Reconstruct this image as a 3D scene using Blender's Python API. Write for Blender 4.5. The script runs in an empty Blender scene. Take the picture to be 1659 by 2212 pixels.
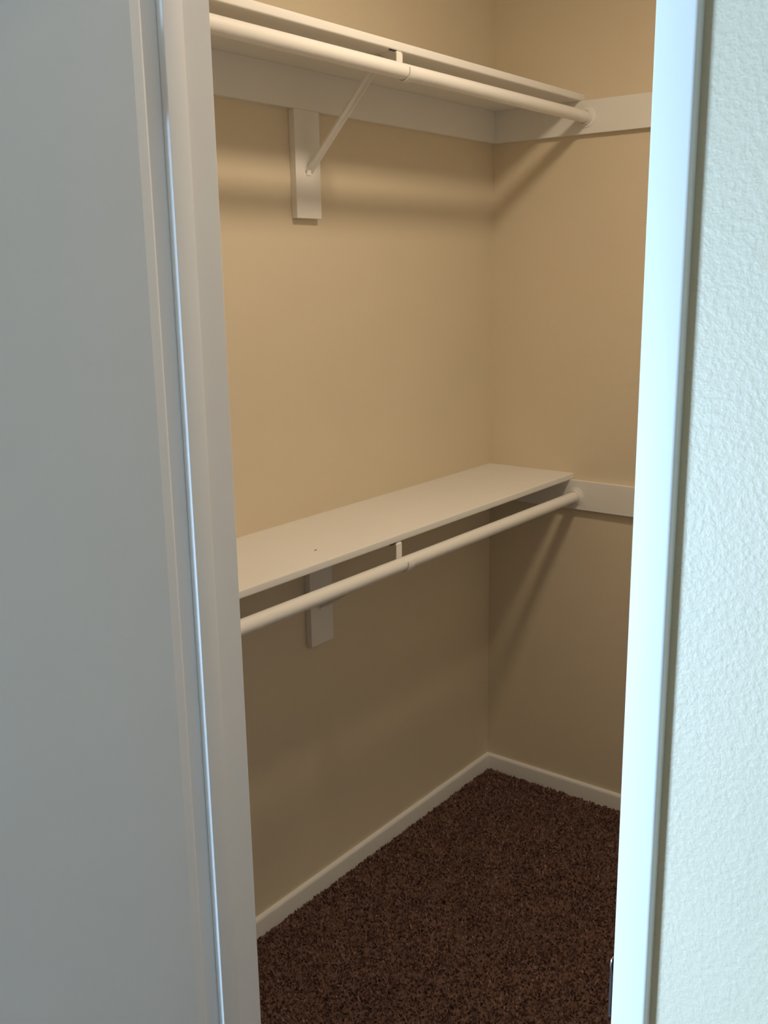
import bpy, bmesh, math, random
import numpy as np
from mathutils import Vector, Matrix

# ------------------------------------------------------------------ scene, camera, light, exposure
sc = bpy.context.scene
COL = sc.collection
random.seed(7)
rng = np.random.default_rng(7)

cam_data = bpy.data.cameras.new('camera')
cam_data.sensor_fit = 'VERTICAL'
cam_data.sensor_height = 36.0
cam_data.lens = 36.0 * 2151.6 / 2212.0
cam_data.clip_start = 0.02
cam = bpy.data.objects.new('camera', cam_data)
COL.objects.link(cam)
c_right = Vector((0.6082984, -0.79356663, -0.01500193))
c_up = Vector((0.19313466, 0.12965908, 0.97256749))
c_fwd = Vector((0.76985197, 0.59450864, -0.23213664))
m = Matrix((c_right, c_up, -c_fwd)).transposed().to_4x4()
m.translation = Vector((-2.70150, -1.65183, 1.66225))
cam.matrix_world = m
sc.camera = cam

sc.view_settings.view_transform = 'Standard'
sc.view_settings.look = 'None'
sc.view_settings.gamma = 1.0
sc.view_settings.use_curve_mapping = False
sc.view_settings.exposure = 0.0

# cool sky seen only through the bedroom window
world = bpy.data.worlds.new('sky')
sc.world = world
world.use_nodes = True
bg = world.node_tree.nodes['Background']
bg.inputs['Color'].default_value = (0.50, 0.72, 1.0, 1.0)
bg.inputs['Strength'].default_value = 0.6

# daylight entering through the bedroom window
WIN = dict(y0=-0.60, y1=0.00, z0=0.50, z1=1.50)
day = bpy.data.lights.new('window_daylight', 'AREA')
day.shape = 'RECTANGLE'
day.size = WIN['y1'] - WIN['y0']
day.size_y = WIN['z1'] - WIN['z0']
day.color = (0.425, 0.675, 1.0)
day.energy = 170.0
day_o = bpy.data.objects.new('window_daylight', day)
COL.objects.link(day_o)
day_o.location = (-3.42, (WIN['y0'] + WIN['y1']) / 2, (WIN['z0'] + WIN['z1']) / 2)
day_o.rotation_euler = (0, math.radians(-90), 0)      # shines along +x

LAMP_STRENGTH = 106.0
LAMP_COLOR = (1.0, 0.81, 0.60, 1.0)
LAMP_POS = (-1.05, -1.00, 2.60)

# ------------------------------------------------------------------ helpers
class MB:
    """collects boxes / prisms / tubes into one mesh"""
    def __init__(self):
        self.bm = bmesh.new()

    def box(self, a, b, bevel=0.0, seg=2):
        lo = [min(a[i], b[i]) for i in range(3)]
        hi = [max(a[i], b[i]) for i in range(3)]
        vs = [self.bm.verts.new((x, y, z)) for x in (lo[0], hi[0]) for y in (lo[1], hi[1]) for z in (lo[2], hi[2])]
        idx = [(0, 1, 3, 2), (4, 6, 7, 5), (0, 4, 5, 1), (2, 3, 7, 6), (0, 2, 6, 4), (1, 5, 7, 3)]
        fs = [self.bm.faces.new([vs[i] for i in q]) for q in idx]
        if bevel > 0:
            es = list({e for f in fs for e in f.edges})
            bmesh.ops.bevel(self.bm, geom=es, offset=bevel, segments=seg, affect='EDGES', profile=0.5)
        return self

    def prism(self, pts, fn0, fn1):
        """closed profile pts (2D) swept between fn0(p) and fn1(p)"""
        a = [self.bm.verts.new(fn0(p)) for p in pts]
        b = [self.bm.verts.new(fn1(p)) for p in pts]
        n = len(pts)
        self.bm.faces.new(a)
        self.bm.faces.new(list(reversed(b)))
        for i in range(n):
            j = (i + 1) % n
            self.bm.faces.new([a[i], b[i], b[j], a[j]])
        return self

    def tube(self, p0, p1, r, n=32, cap=True, r1=None):
        p0, p1 = Vector(p0), Vector(p1)
        r1 = r if r1 is None else r1
        d = (p1 - p0).normalized()
        u = d.orthogonal().normalized()
        v = d.cross(u)
        A, B = [], []
        for i in range(n):
            t = 2 * math.pi * i / n
            o = u * math.cos(t) + v * math.sin(t)
            A.append(self.bm.verts.new(p0 + o * r))
            B.append(self.bm.verts.new(p1 + o * r1))
        for i in range(n):
            j = (i + 1) % n
            self.bm.faces.new([A[i], A[j], B[j], B[i]])
        if cap:
            self.bm.faces.new(list(reversed(A)))
            self.bm.faces.new(B)
        return self

    def strip(self, path, width_axis, w, t):
        """flat metal strap: path of points, width along width_axis, thickness t"""
        wa = Vector(width_axis).normalized()
        P = [Vector(p) for p in path]
        rings = []
        for i, p in enumerate(P):
            a = P[max(0, i - 1)]
            b = P[min(len(P) - 1, i + 1)]
            tg = (b - a).normalized()
            nn = tg.cross(wa).normalized()
            rings.append([self.bm.verts.new(p + wa * sx * w / 2 + nn * sn * t / 2)
                          for sx, sn in ((-1, -1), (1, -1), (1, 1), (-1, 1))])
        for r0, r1 in zip(rings[:-1], rings[1:]):
            for k in range(4):
                l = (k + 1) % 4
                self.bm.faces.new([r0[k], r0[l], r1[l], r1[k]])
        self.bm.faces.new(list(reversed(rings[0])))
        self.bm.faces.new(rings[-1])
        return self

    def lathe(self, prof, origin, axis, n=36):
        """prof: (radius, along) pairs revolved about axis through origin"""
        d = Vector(axis).normalized()
        u = d.orthogonal().normalized()
        v = d.cross(u)
        o = Vector(origin)
        rings = []
        for r, h in prof:
            if r < 1e-6:
                rings.append([self.bm.verts.new(o + d * h)])
            else:
                rings.append([self.bm.verts.new(o + d * h + (u * math.cos(2 * math.pi * i / n) + v * math.sin(2 * math.pi * i / n)) * r) for i in range(n)])
        for a, b in zip(rings[:-1], rings[1:]):
            for i in range(n):
                j = (i + 1) % n
                if len(a) == 1 and len(b) == 1:
                    continue
                if len(a) == 1:
                    self.bm.faces.new([a[0], b[i], b[j]])
                elif len(b) == 1:
                    self.bm.faces.new([a[i], b[0], a[j]])
                else:
                    self.bm.faces.new([a[i], b[i], b[j], a[j]])
        return self

    def build(self, name, mat, parent=None, smooth=False):
        bmesh.ops.recalc_face_normals(self.bm, faces=self.bm.faces)
        me = bpy.data.meshes.new(name)
        self.bm.to_mesh(me)
        self.bm.free()
        me.materials.append(mat)
        if smooth:
            for p in me.polygons:
                p.use_smooth = True
            me.set_sharp_from_angle(angle=math.radians(38))
        o = bpy.data.objects.new(name, me)
        COL.objects.link(o)
        if parent is not None:
            o.parent = parent
            o.matrix_parent_inverse = parent.matrix_world.inverted()
        return o


def tag(o, label, cat=None, group=None, kind=None):
    o['label'] = label
    if cat:
        o['category'] = cat
    if group:
        o['group'] = group
    if kind:
        o['kind'] = kind
    return o


def struct(o, label, cat):
    return tag(o, label, cat, kind='structure')


def empty(name, loc):
    o = bpy.data.objects.new(name, None)
    o.empty_display_size = 0.05
    COL.objects.link(o)
    o.location = loc
    bpy.context.view_layer.update()
    return o


# ------------------------------------------------------------------ materials
def mat_new(name):
    mt = bpy.data.materials.new(name)
    mt.use_nodes = True
    nt = mt.node_tree
    return mt, nt, nt.nodes['Principled BSDF']


def noise(nt, scale, detail=2.0, rough=0.5, vec=None):
    n = nt.nodes.new('ShaderNodeTexNoise')
    n.inputs['Scale'].default_value = scale
    n.inputs['Detail'].default_value = detail
    n.inputs['Roughness'].default_value = rough
    if vec is None:
        tc = nt.nodes.new('ShaderNodeTexCoord')
        vec = tc.outputs['Object']
    nt.links.new(vec, n.inputs['Vector'])
    return n


def ramp(nt, fac, stops):
    r = nt.nodes.new('ShaderNodeValToRGB')
    e = r.color_ramp.elements
    e[0].position, e[0].color = stops[0][0], stops[0][1]
    e[1].position, e[1].color = stops[-1][0], stops[-1][1]
    for p, c in stops[1:-1]:
        k = e.new(p)
        k.color = c
    nt.links.new(fac, r.inputs['Fac'])
    return r


def textured_paint(name, base, rough, bump, scale, dist=0.002, spec=0.35):
    """painted drywall with a sprayed orange-peel texture"""
    mt, nt, b = mat_new(name)
    b.inputs['Roughness'].default_value = rough
    b.inputs['Specular IOR Level'].default_value = spec
    n1 = noise(nt, scale, 2.0, 0.45)
    r1 = ramp(nt, n1.outputs['Fac'], [(0.36, (0, 0, 0, 1)), (0.74, (1, 1, 1, 1))])
    n2 = noise(nt, scale * 3.1, 2.0, 0.5)
    mx = nt.nodes.new('ShaderNodeMath')
    mx.operation = 'MULTIPLY_ADD'
    nt.links.new(n2.outputs['Fac'], mx.inputs[0])
    mx.inputs[1].default_value = 0.25
    nt.links.new(r1.outputs['Color'], mx.inputs[2])
    bp = nt.nodes.new('ShaderNodeBump')
    bp.inputs['Strength'].default_value = bump
    bp.inputs['Distance'].default_value = dist
    nt.links.new(mx.outputs[0], bp.inputs['Height'])
    nt.links.new(bp.outputs['Normal'], b.inputs['Normal'])
    n3 = noise(nt, 3.0, 3.0)
    c0 = tuple(c * 0.975 for c in base) + (1,)
    c1 = tuple(min(1, c * 1.02) for c in base) + (1,)
    r3 = ramp(nt, n3.outputs['Fac'], [(0.3, c0), (0.7, c1)])
    nt.links.new(r3.outputs['Color'], b.inputs['Base Color'])
    return mt


def gloss_paint(name, base, rough, bump=0.03, scale=60.0):
    mt, nt, b = mat_new(name)
    b.inputs['Roughness'].default_value = rough
    b.inputs['Specular IOR Level'].default_value = 0.3
    n1 = noise(nt, scale, 3.0)
    bp = nt.nodes.new('ShaderNodeBump')
    bp.inputs['Strength'].default_value = bump
    bp.inputs['Distance'].default_value = 0.001
    nt.links.new(n1.outputs['Fac'], bp.inputs['Height'])
    nt.links.new(bp.outputs['Normal'], b.inputs['Normal'])
    n3 = noise(nt, 7.0, 3.0)
    r3 = ramp(nt, n3.outputs['Fac'], [(0.3, tuple(c * 0.98 for c in base) + (1,)), (0.7, tuple(base) + (1,))])
    nt.links.new(r3.outputs['Color'], b.inputs['Base Color'])
    return mt


WALL_RGB = (0.70, 0.605, 0.45)
M_WALL = textured_paint('cream_wall_paint', WALL_RGB, 0.55, 0.12, 240.0, 0.0010)
M_WALL_ROOM = textured_paint('cream_orange_peel_paint', WALL_RGB, 0.5, 0.33, 215.0, 0.0012, 0.4)
M_CEIL = textured_paint('ceiling_paint', (0.82, 0.80, 0.76), 0.8, 0.5, 90.0, 0.002, 0.2)
M_TRIM = gloss_paint('white_trim_paint', (0.79, 0.775, 0.745), 0.46)
M_SHELF = gloss_paint('white_shelf_paint', (0.80, 0.78, 0.74), 0.45, 0.05, 90.0)
M_DOOR = gloss_paint('white_door_paint', (0.79, 0.78, 0.765), 0.42, 0.06, 150.0)
M_ROD = gloss_paint('white_rod_enamel', (0.82, 0.80, 0.76), 0.36, 0.02)


def metal(name, base, rough):
    mt, nt, b = mat_new(name)
    b.inputs['Metallic'].default_value = 1.0
    n = noise(nt, 140.0, 3.0)
    r = ramp(nt, n.outputs['Fac'], [(0.3, tuple(c * 0.85 for c in base) + (1,)), (0.7, tuple(base) + (1,))])
    nt.links.new(r.outputs['Color'], b.inputs['Base Color'])
    b.inputs['Roughness'].default_value = rough
    return mt


M_STEEL = metal('satin_nickel', (0.30, 0.30, 0.31), 0.35)
mt, nt, b = mat_new('shadow_slit_black')  # near-black colour for the painted shadow beside the bracket straps
b.inputs['Base Color'].default_value = (0.02, 0.017, 0.015, 1)
b.inputs['Roughness'].default_value = 0.8
M_DARK = mt
mt, nt, b = mat_new('scuff_brown')
nn = noise(nt, 300.0, 2.0)
rr_ = ramp(nt, nn.outputs['Fac'], [(0.3, (0.12, 0.075, 0.045, 1)), (0.7, (0.25, 0.17, 0.10, 1))])
nt.links.new(rr_.outputs['Color'], b.inputs['Base Color'])
b.inputs['Roughness'].default_value = 0.8
M_SCUFF = mt

# carpet: brown frieze
CARPET = [(0.0, (0.075, 0.042, 0.032, 1)), (0.42, (0.175, 0.102, 0.080, 1)), (0.6, (0.25, 0.146, 0.115, 1)), (1.0, (0.36, 0.22, 0.18, 1))]


def carpet_mat(name, per_tuft):
    mt, nt, b = mat_new(name)
    b.inputs['Roughness'].default_value = 0.95
    b.inputs['Specular IOR Level'].default_value = 0.1
    if per_tuft:
        at = nt.nodes.new('ShaderNodeAttribute')
        at.attribute_name = 'tone'
        n2 = noise(nt, 9.0, 3.0, 0.6)
        mx = nt.nodes.new('ShaderNodeMath')
        mx.operation = 'MULTIPLY_ADD'
        nt.links.new(n2.outputs['Fac'], mx.inputs[0])
        mx.inputs[1].default_value = 0.7
        sb = nt.nodes.new('ShaderNodeMath')
        sb.operation = 'SUBTRACT'
        nt.links.new(at.outputs['Fac'], sb.inputs[0])
        sb.inputs[1].default_value = 0.35
        nt.links.new(sb.outputs[0], mx.inputs[2])
        fac = mx.outputs[0]
    else:
        n1 = noise(nt, 230.0, 3.0, 0.7)
        fac = n1.outputs['Fac']
        bp = nt.nodes.new('ShaderNodeBump')
        bp.inputs['Strength'].default_value = 0.9
        bp.inputs['Distance'].default_value = 0.006
        nt.links.new(fac, bp.inputs['Height'])
        nt.links.new(bp.outputs['Normal'], b.inputs['Normal'])
    r = ramp(nt, fac, CARPET)
    nt.links.new(r.outputs['Color'], b.inputs['Base Color'])
    return mt


M_CARPET = carpet_mat('carpet_backing', False)
M_PILE = carpet_mat('carpet_pile', True)

# ------------------------------------------------------------------ structure
# closet: back wall y = 0, side wall x = 0, doorway wall from x = -1.90 (bedroom) to -1.778 (closet)
XR, XC = -1.900, -1.778
Y_L, Y_R = -0.682, -1.308           # jamb faces of the doorway
Y_END = -1.76                        # far end of the closet, out of view
H = 2.655
RX, RY0, RY1 = -3.30, -2.35, 1.60    # bedroom extents
JT = 0.019                           # jamb board thickness
HEAD = 2.130

floor = MB().box((RX - 0.1, RY0 - 0.1, -0.06), (0.1, RY1 + 0.1, 0.0)).build('floor', M_CARPET)
struct(floor, 'brown carpeted floor of the closet and the room in front of it', 'floor')
o = MB().box((RX - 0.1, RY0 - 0.1, H), (0.1, RY1 + 0.1, H + 0.08)).build('ceiling', M_CEIL)
struct(o, 'off-white ceiling above closet and bedroom, out of the picture', 'ceiling')
o = MB().box((XC, 0.0, 0.0), (0.10, 0.10, H)).build('wall_back', M_WALL)
struct(o, 'cream closet wall behind both shelves', 'wall')
o = MB().box((0.0, Y_END - 0.1, 0.0), (0.10, 0.0, H)).build('wall_right', M_WALL)
struct(o, 'cream closet side wall where the rods end', 'wall')
o = MB().box((XC, Y_END - 0.1, 0.0), (0.0, Y_END, H)).build('wall_near', M_WALL)
struct(o, 'cream closet wall hidden behind the doorway wall on the right', 'wall')

# doorway wall: one mesh with the opening, bedroom side paint carries the orange-peel texture
w = MB()
w.box((XR, Y_L + JT, 0.0), (XC, RY1, H))
w.box((XR, RY0, 0.0), (XC, Y_R - JT, H))
w.box((XR, Y_R - JT, HEAD + JT), (XC, Y_L + JT, H))
o = w.build('wall_front', M_WALL_ROOM)
struct(o, 'textured cream wall right of the closet doorway, lit by daylight', 'wall')

o = MB().box((RX, RY1, 0.0), (XC, RY1 + 0.1, H)).build('wall_left', M_WALL)
struct(o, 'cream bedroom wall left of the photographer, out of the picture', 'wall')
o = MB().box((RX, RY0 - 0.1, 0.0), (XC, RY0, H)).build('wall_bedroom', M_WALL)
struct(o, 'cream bedroom wall right of the photographer, out of the picture', 'wall')
w = MB()
w.box((RX - 0.1, RY0 - 0.1, 0.0), (RX, WIN['y0'], H))
w.box((RX - 0.1, WIN['y1'], 0.0), (RX, RY1 + 0.1, H))
w.box((RX - 0.1, WIN['y0'], 0.0), (RX, WIN['y1'], WIN['z0']))
w.box((RX - 0.1, WIN['y0'], WIN['z1']), (RX, WIN['y1'], H))
o = w.build('wall_window', M_WALL)
struct(o, 'cream bedroom wall with the window behind the photographer', 'wall')
w = MB()
for a, c in (((WIN['y0'], WIN['z0']), (WIN['y1'], WIN['z0'] + 0.04)), ((WIN['y0'], WIN['z1'] - 0.04), (WIN['y1'], WIN['z1'])),
             ((WIN['y0'], WIN['z0'] + 0.04), (WIN['y0'] + 0.04, WIN['z1'] - 0.04)), ((WIN['y1'] - 0.04, WIN['z0'] + 0.04), (WIN['y1'], WIN['z1'] - 0.04))):
    w.box((RX - 0.08, a[0], a[1]), (RX - 0.04, c[0], c[1]), 0.003)
o = w.build('window_1', M_TRIM)
struct(o, 'white frame of the open bedroom window behind the photographer', 'window')


def jamb(name, yface, sgn, label):
    """jamb board on the far side (sgn) of the opening face, with a door stop"""
    root = MB().box((XR, yface, 0.0), (XC, yface + sgn * JT, HEAD + JT), 0.0012).build(name, M_TRIM)
    struct(root, label, 'door jamb')
    MB().box((XR + 0.037, yface, 0.0), (XR + 0.069, yface - sgn * 0.011, HEAD), 0.0015, 3).build('door_stop', M_TRIM, root, True)
    return root


jl = jamb('trim_1', Y_L, 1, 'white left door jamb with a narrow stop strip')
jr = jamb('trim_2', Y_R, -1, 'white right door jamb with a metal strike plate low down')
o = MB().box((XR, Y_R, HEAD), (XC, Y_L, HEAD + JT), 0.0012).build('trim_3', M_TRIM)
struct(o, 'white head jamb over the closet doorway, out of the picture', 'door jamb')

# casings: flat strip, eased outer edge, on the bedroom side
CT, CW, REV = 0.013, 0.034, 0.005


def casing_profile(y_in, sgn):
    """(x, y) profile; y_in inner edge, growing outwards by sgn"""
    y_out = y_in + sgn * CW
    pts = [(XR, y_in)]
    for k in range(5):
        a = math.pi / 2 * k / 4
        pts.append((XR - CT + 0.002 * (1 - math.sin(a)), y_in + sgn * 0.002 * (1 - math.cos(a))))
    for k in range(5):
        a = math.pi / 2 * k / 4
        pts.append((XR - CT + 0.003 * (1 - math.cos(a)), y_out - sgn * 0.003 * (1 - math.sin(a))))
    pts.append((XR, y_out))
    return pts


o = MB().prism(casing_profile(Y_R - REV, -1), lambda p: (p[0], p[1], 0.0), lambda p: (p[0], p[1], HEAD + REV)).build('trim_4', M_TRIM, None, True)
struct(o, 'bright white narrow casing strip on the right side of the doorway', 'door casing')
o = MB().prism(casing_profile(Y_L + REV, 1), lambda p: (p[0], p[1], 0.0), lambda p: (p[0], p[1], HEAD + REV)).build('trim_5', M_TRIM, None, True)
struct(o, 'white casing strip on the left of the doorway, hidden behind the open door', 'door casing')
o = MB().box((XR - CT, Y_R - REV - CW, HEAD + REV), (XR, Y_L + REV + CW, HEAD + REV + CW), 0.002).build('trim_6', M_TRIM)
struct(o, 'white casing strip over the doorway, out of the picture', 'door casing')

# strike plate on the right jamb: plate with latch hole + lip curling round the jamb's edge to the bedroom
SZ, SH = 0.979, 0.030
pl = MB()
yp = Y_R + 0.0012
pl.box((XR + 0.002, Y_R, SZ - SH), (XR + 0.006, yp, SZ + SH))
pl.box((XR + 0.024, Y_R, SZ - SH), (XR + 0.030, yp, SZ + SH))
pl.box((XR + 0.006, Y_R, SZ + 0.014), (XR + 0.024, yp, SZ + SH))
pl.box((XR + 0.006, Y_R, SZ - SH), (XR + 0.024, yp, SZ - 0.014))
sp = pl.build('strike_plate', M_STEEL, jr)
sp['label'] = 'dark metal strike plate wrapping round the edge of the jamb'
lip = MB()
prof = []
for k in range(9):
    a = math.radians(82) * k / 8
    prof.append((XR + 0.002 - 0.0145 * math.sin(a), yp - 0.0005 - 0.0065 * (1 - math.cos(a))))
# lip outline is rounded at top and bottom
rows = [(-SH, 0.55), (-SH + 0.003, 0.85), (-SH + 0.007, 1.0), (0.0, 1.0), (SH - 0.012, 1.0), (SH - 0.006, 0.9), (SH - 0.002, 0.6), (SH, 0.25)]
grid = []
for dz, f in rows:
    row = []
    for k in range(9):
        q = prof[int(round(k * f))] if f < 1 else prof[k]
        kk = k * f
        i0 = int(math.floor(kk)); i1 = min(8, i0 + 1); t = kk - i0
        row.append(Vector((prof[i0][0] * (1 - t) + prof[i1][0] * t, prof[i0][1] * (1 - t) + prof[i1][1] * t, SZ + dz)))
    grid.append(row)
th = Vector((0.0, 0.0011, 0.0))
va = [[lip.bm.verts.new(p) for p in r] for r in grid]
vb = [[lip.bm.verts.new(p + th + Vector((-0.0006 * i / 8, 0, 0))) for i, p in enumerate(r)] for r in grid]
nr, ncol = len(va), 9
for i in range(nr - 1):
    for j in range(ncol - 1):
        lip.bm.faces.new([va[i][j], va[i][j + 1], va[i + 1][j + 1], va[i + 1][j]])
        lip.bm.faces.new([vb[i][j], vb[i + 1][j], vb[i + 1][j + 1], vb[i][j + 1]])
    lip.bm.faces.new([va[i][8], vb[i][8], vb[i + 1][8], va[i + 1][8]])
    lip.bm.faces.new([va[i][0], va[i + 1][0], vb[i + 1][0], vb[i][0]])
for i in (0, nr - 1):
    for j in range(ncol - 1):
        lip.bm.faces.new([va[i][j], vb[i][j], vb[i][j + 1], va[i][j + 1]])
lip.build('strike_lip', M_STEEL, sp, True)

# the door: flat slab swung open just past 90 degrees into the bedroom on the left
DX1, DX0 = XR - 0.0190, XR - 0.0190 - 0.610
DY0, DY1 = -0.7290, -0.6940
prof = [(DX0, DY0), (DX1 - 0.0165, DY0), (DX1 - 0.0035, DY0 + 0.0030), (DX1, DY0 + 0.006), (DX1, DY1), (DX0, DY1)]
OPEN = math.radians(-10.0)            # a little past square


def swing(x, y):
    dx, dy = x - DX1, y - DY1
    return (DX1 + 0.004 + dx * math.cos(OPEN) - dy * math.sin(OPEN), DY1 + dx * math.sin(OPEN) + dy * math.cos(OPEN))


door = MB().prism(prof, lambda p: swing(*p) + (0.018,), lambda p: swing(*p) + (2.122,)).build('door_1', M_DOOR)
struct(door, 'flat white closet door standing open along the left side', 'door')
for z in (0.24, 1.868):
    hb = MB().tube((XR - 0.0185, Y_L + 0.0075, z - 0.045), (XR - 0.0185, Y_L + 0.0075, z + 0.045), 0.0055, 16)
    hb.box((XR - 0.0185, Y_L - 0.0008, z - 0.044), (XR + 0.012, Y_L - 0.0001, z + 0.044))
    hb.box((XR - 0.0195, DY1, z - 0.044), (XR - 0.0175, Y_L + 0.0075, z + 0.044))
    h = hb.build('hinge', M_STEEL, door)
for s, y in ((-1, DY0), (1, DY1)):
    MB().lathe([(0.0, 0.0), (0.032, 0.0), (0.032, 0.004), (0.012, 0.008), (0.011, 0.024), (0.022, 0.032), (0.027, 0.044), (0.022, 0.056), (0.0, 0.060)],
               swing(DX0 + 0.06, y) + (0.979,), (-math.sin(OPEN) * s, math.cos(OPEN) * s, 0)).build('knob', M_STEEL, door, True)

# baseboards with an eased top
BH, BT = 0.056, 0.012


def bb_profile():
    pts = [(0.0, 0.0), (BT, 0.0), (BT, BH - 0.010)]
    for k in range(1, 6):
        a = math.pi / 2 * k / 5
        pts.append((BT - 0.008 * (1 - math.cos(a)), BH - 0.010 + 0.010 * math.sin(a)))
    pts.append((0.0, BH))
    return pts


BP = bb_profile()
o = MB().prism(BP, lambda p: (XC, -p[0], p[1]), lambda p: (-p[0], -p[0], p[1])).build('baseboard_back', M_TRIM, None, True)
struct(o, 'white baseboard along the wall under the shelves', 'baseboard')
o = MB().prism(BP, lambda p: (-p[0], -p[0], p[1]), lambda p: (-p[0], Y_END, p[1])).build('baseboard_right', M_TRIM, None, True)
struct(o, 'white baseboard along the side wall at right', 'baseboard')
o = MB().prism(BP, lambda p: (XR - p[0], Y_R - REV - CW, p[1]), lambda p: (XR - p[0], RY0, p[1])).build('baseboard_front', M_TRIM, None, True)
struct(o, 'white bedroom baseboard right of the doorway, below the picture', 'baseboard')

# ------------------------------------------------------------------ shelves, cleats, blocks, brackets, rods
TC = 0.018                 # cleat and block thickness
TS = 0.019                 # shelf thickness
D = 0.294                  # shelf depth
CH = 0.088                 # cleat height
ROD_Y, ROD_R = -0.312, 0.0163
TOPS = {'upper': 2.1416, 'lower': 1.067}
ROD_Z = {'upper': 2.0782, 'lower': 0.9996}
BLK_X = {'upper': -0.8555, 'lower': -0.8555}
STRAP_X = {'upper': -0.866, 'lower': -0.888}
BLK_Z = {'upper': 1.7935, 'lower': 0.7250}
SHELF_LABEL = {'upper': 'white painted shelf board at the top of the closet, seen from below',
               'lower': 'white painted shelf board at waist height, its top surface in view'}
ROD_LABEL = {'upper': 'white round hanging rod just below the top shelf',
             'lower': 'white round hanging rod just below the waist-high shelf'}
BACK_LABEL = {'upper': 'white flat board on the back wall right under the top shelf',
              'lower': 'white flat board on the back wall hidden right under the lower shelf'}
SIDE_LABEL = {'upper': 'white flat board on the side wall at the end of the top shelf',
              'lower': 'white flat board on the side wall at the end of the lower shelf'}
BLOCK_LABEL = {'upper': 'vertical white wall block holding the diagonal brace under the top shelf',
               'lower': 'vertical white wall block in shade below the lower rod'}
BRK_LABEL = {'upper': 'white metal bracket with diagonal brace and hook holding the top rod',
             'lower': 'white metal bracket with strap and hook holding the lower rod'}
SOCK_LABEL = {'upper': 'white round cup on the side board taking the top rod',
              'lower': 'white round cup on the side board taking the lower rod'}

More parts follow.
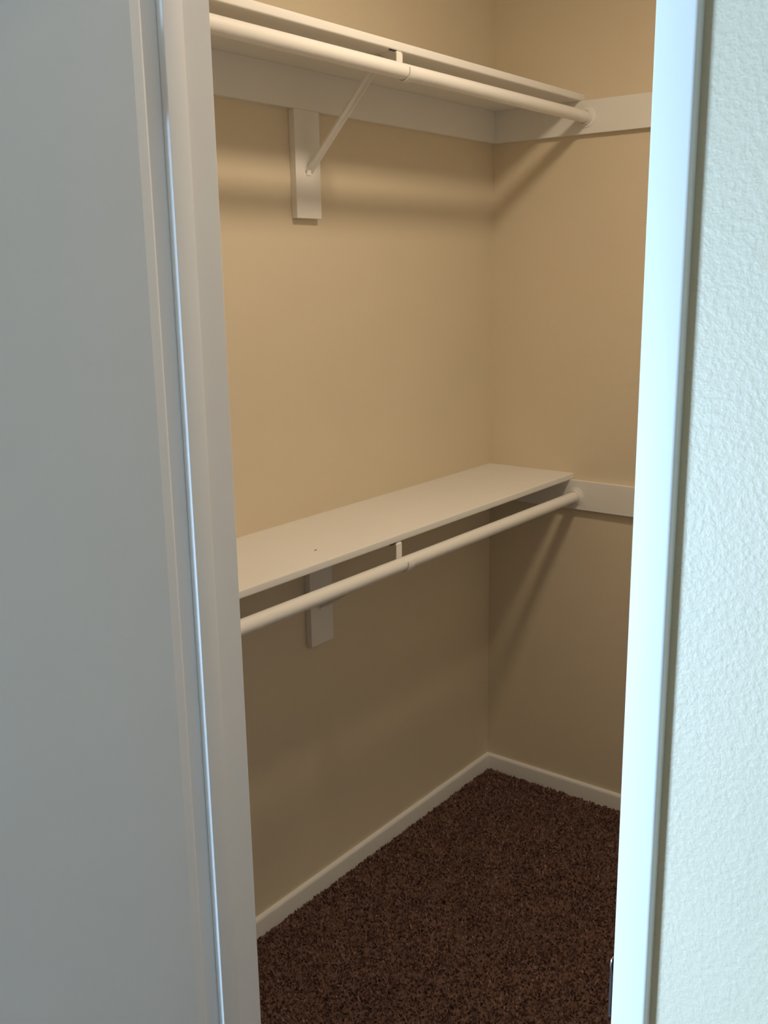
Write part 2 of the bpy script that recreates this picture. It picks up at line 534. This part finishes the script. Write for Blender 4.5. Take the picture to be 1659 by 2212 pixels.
for lv in ('upper', 'lower'):
    zt = TOPS[lv]
    zb = zt - TS
    # shelf board with eased front edge
    e = 0.004
    pts = [(0.0, zb), (-D + e, zb)]
    for k in range(1, 5):
        a = math.pi / 2 * k / 4
        pts.append((-D + e * (1 - math.sin(a)), zb + e * (1 - math.cos(a))))
    for k in range(0, 5):
        a = math.pi / 2 * k / 4
        pts.append((-D + e * (1 - math.cos(a)), zt - e * (1 - math.sin(a))))
    pts.append((0.0, zt))
    sh = MB().prism(pts, lambda p: (XC, p[0], p[1]), lambda p: (0.0, p[0], p[1])).build('closet_shelf', M_SHELF, None, True)
    tag(sh, SHELF_LABEL[lv], 'shelf', 'white closet shelves')
    if lv == 'lower':
        sp_ = MB()
        sp_.prism([(-1.1085, -0.2245), (-1.1035, -0.2262), (-1.1005, -0.2250), (-1.1020, -0.2225), (-1.1060, -0.2222)],
                  lambda p: (p[0], p[1], zt), lambda p: (p[0], p[1], zt + 0.0009))
        s_ = sp_.build('scuff_mark', M_SCUFF, sh)
        s_['label'] = 'tiny brown speck on the shelf top'

    # cleats: back board along the wall, side board returning along the side wall
    o = MB().box((XC, 0.0, zb - CH), (-TC, -TC, zb), 0.0006).build('shelf_cleat', M_SHELF)
    tag(o, BACK_LABEL[lv], 'cleat', 'white support boards under the shelves')
    zs = zb if lv == 'lower' else zb
    o = MB().box((-TC, 0.0, zs - CH), (0.0, -0.62, zs), 0.0006).build('shelf_cleat', M_SHELF)
    tag(o, SIDE_LABEL[lv], 'cleat', 'white support boards under the shelves')

    # vertical block under the back cleat
    bx = BLK_X[lv]
    o = MB().box((bx - 0.0435, 0.0, BLK_Z[lv]), (bx + 0.0435, -TC, zb - CH), 0.0012).build('mounting_block', M_SHELF)
    tag(o, BLOCK_LABEL[lv], 'wall block', 'white wall blocks behind the brackets')

    # shelf-and-rod bracket
    sx = bx
    kx = STRAP_X[lv]
    zr = ROD_Z[lv]
    br = empty('shelf_bracket', (sx, -TC, zb - 0.10))
    tag(br, BRK_LABEL[lv], 'bracket', 'white shelf and rod brackets')
    w_ = 0.020
    # wall plate on cleat and block
    MB().strip([(sx, -TC - 0.0008, zb - 0.196), (sx, -TC - 0.0008, zb - 0.232)], (1, 0, 0), 0.016, 0.0016).build('wall_plate', M_ROD, br)
    # short tab under the front of the shelf
    MB().strip([(kx, -0.235, zb - 0.0008), (kx, -0.288, zb - 0.0008)], (1, 0, 0), w_, 0.0016).build('arm', M_ROD, br)
    # diagonal brace: folded channel
    z_b = zb - 0.222
    pa, pb = Vector((sx, -TC - 0.002, z_b)), (Vector((sx + (kx - sx) * 0.9, -0.245, zb - 0.004)) if lv == 'upper' else Vector((kx, -0.2885, zr - 0.008)))
    dv = (pb - pa).normalized()
    nv = Vector((1, 0, 0)).cross(dv).normalized()
    bz = MB()
    xs = Vector((1, 0, 0))
    prof2 = [(-0.012, 0.0035), (-0.010, -0.003), (0.010, -0.003), (0.012, 0.0035), (0.0095, 0.0035), (0.0085, -0.0012), (-0.0085, -0.0012), (-0.0095, 0.0035)]
    bz.prism(prof2, lambda p: pa + xs * p[0] + nv * p[1], lambda p: pb + xs * p[0] + nv * p[1])
    bz.build('brace', M_ROD, br)
    # strap behind the rod, hooking under it and up in front
    rs = ROD_R + 0.0022
    path = [(kx, -0.284, zb - 0.0012), (kx, -0.2912, zb - 0.0016), (kx, -0.2938, zb - 0.0045), (kx, -0.2940, zb - 0.012), (kx, ROD_Y + rs, zr + 0.006)]
    for k in range(0, 15):
        a = -math.radians(205) * k / 14
        path.append((kx, ROD_Y + rs * math.cos(a), zr + rs * math.sin(a)))
    MB().strip(path, (1, 0, 0), 0.021, 0.0022).build('hook', M_ROD, br, True)
    # black sliver standing in for the shadow at the tab's edge
    MB().box((kx - 0.030, -0.2925, zb - 0.0022), (kx - 0.006, -0.2890, zb - 0.0002)).build('shadow_slit', M_DARK, br)

    # hanging rod and its end cup
    rod = MB().tube((XC, ROD_Y, zr), (-TC - 0.002, ROD_Y, zr), ROD_R, 48).build('hanging_rod', M_ROD, None, True)
    tag(rod, ROD_LABEL[lv], 'clothes rod', 'white closet hanging rods')
    f = ROD_R
    so = MB().lathe([(0.0, 0.0), (0.0275, 0.0), (0.0275, 0.0018), (0.0245, 0.0032), (f + 0.0030, 0.0040), (f + 0.0026, 0.0135), (f + 0.0008, 0.0140), (f + 0.0006, 0.0016), (0.0, 0.0016)],
                    (-TC, ROD_Y, zr), (-1, 0, 0), 40).build('rod_socket', M_SHELF, None, True)
    tag(so, SOCK_LABEL[lv], 'rod socket', 'white cups at the rod ends')

# ------------------------------------------------------------------ closet ceiling lamp (above the picture)
lx, ly, lz = LAMP_POS
lamp = empty('ceiling_lamp', (lx, ly, H))
tag(lamp, 'warm round closet ceiling lamp above the picture', 'ceiling lamp')
MB().lathe([(0.0, 0.0), (0.128, 0.0), (0.128, 0.022), (0.118, 0.026), (0.0, 0.026)], (lx, ly, H), (0, 0, -1)).build('base', M_SHELF, lamp, True)
mt, nt, b = mat_new('lamp_glow')
nt.nodes.remove(b)
em = nt.nodes.new('ShaderNodeEmission')
em.inputs['Color'].default_value = LAMP_COLOR
em.inputs['Strength'].default_value = LAMP_STRENGTH
nt.links.new(em.outputs[0], nt.nodes['Material Output'].inputs['Surface'])
MB().lathe([(0.112 * math.cos(math.pi / 2 * i / 10), 0.026 + 0.012 * math.sin(math.pi / 2 * i / 10)) for i in range(11)], (lx, ly, H), (0, 0, -1), 40).build('diffuser', mt, lamp, True)

# ------------------------------------------------------------------ carpet pile (countless tufts, one object)
x0, x1, y0, y1 = -1.80, -BT, -1.60, -BT
N = int((x1 - x0) * (y1 - y0) * 42000)
px = rng.uniform(x0, x1, N)
py = rng.uniform(y0, y1, N)
ang = rng.uniform(0, 2 * np.pi, N)
hgt = rng.uniform(0.004, 0.0095, N)
wid = rng.uniform(0.0016, 0.0030, N)
lean = rng.uniform(0.0, 0.006, N)
la = rng.uniform(0, 2 * np.pi, N)
ux, uy = np.cos(ang) * wid, np.sin(ang) * wid
lx_, ly_ = np.cos(la) * lean, np.sin(la) * lean
V = np.empty((N, 5, 3))
V[:, 0] = np.stack([px - ux, py - uy, np.zeros(N)], 1)
V[:, 1] = np.stack([px + ux, py + uy, np.zeros(N)], 1)
V[:, 2] = np.stack([px + ux + lx_ * .5, py + uy + ly_ * .5, hgt * .7], 1)
V[:, 3] = np.stack([px - ux + lx_ * .5, py - uy + ly_ * .5, hgt * .7], 1)
V[:, 4] = np.stack([px + lx_ * 1.2, py + ly_ * 1.2, hgt], 1)
V[:, :, 0] = np.clip(V[:, :, 0], None, x1)
V[:, :, 1] = np.clip(V[:, :, 1], None, y1)
base = np.arange(N)[:, None] * 5
loops = np.concatenate([base + np.array([[0, 1, 2, 3]]), base + np.array([[3, 2, 4]])], 1).reshape(-1)
starts = (np.arange(N)[:, None] * 7 + np.array([[0, 4]])).reshape(-1)
me = bpy.data.meshes.new('carpet_pile')
me.vertices.add(N * 5)
me.vertices.foreach_set('co', V.reshape(-1))
me.loops.add(N * 7)
me.loops.foreach_set('vertex_index', loops.astype(np.int32))
me.polygons.add(N * 2)
me.polygons.foreach_set('loop_start', starts.astype(np.int32))
me.update(calc_edges=True)
at = me.attributes.new('tone', 'FLOAT', 'POINT')
tone = np.clip(rng.normal(0.5, 0.2, N), 0, 1)
at.data.foreach_set('value', np.repeat(tone, 5).astype(np.float32))
me.materials.append(M_PILE)
o = bpy.data.objects.new('carpet_pile', me)
COL.objects.link(o)
tag(o, 'short dark brown carpet pile covering the closet floor', 'carpet', kind='stuff')
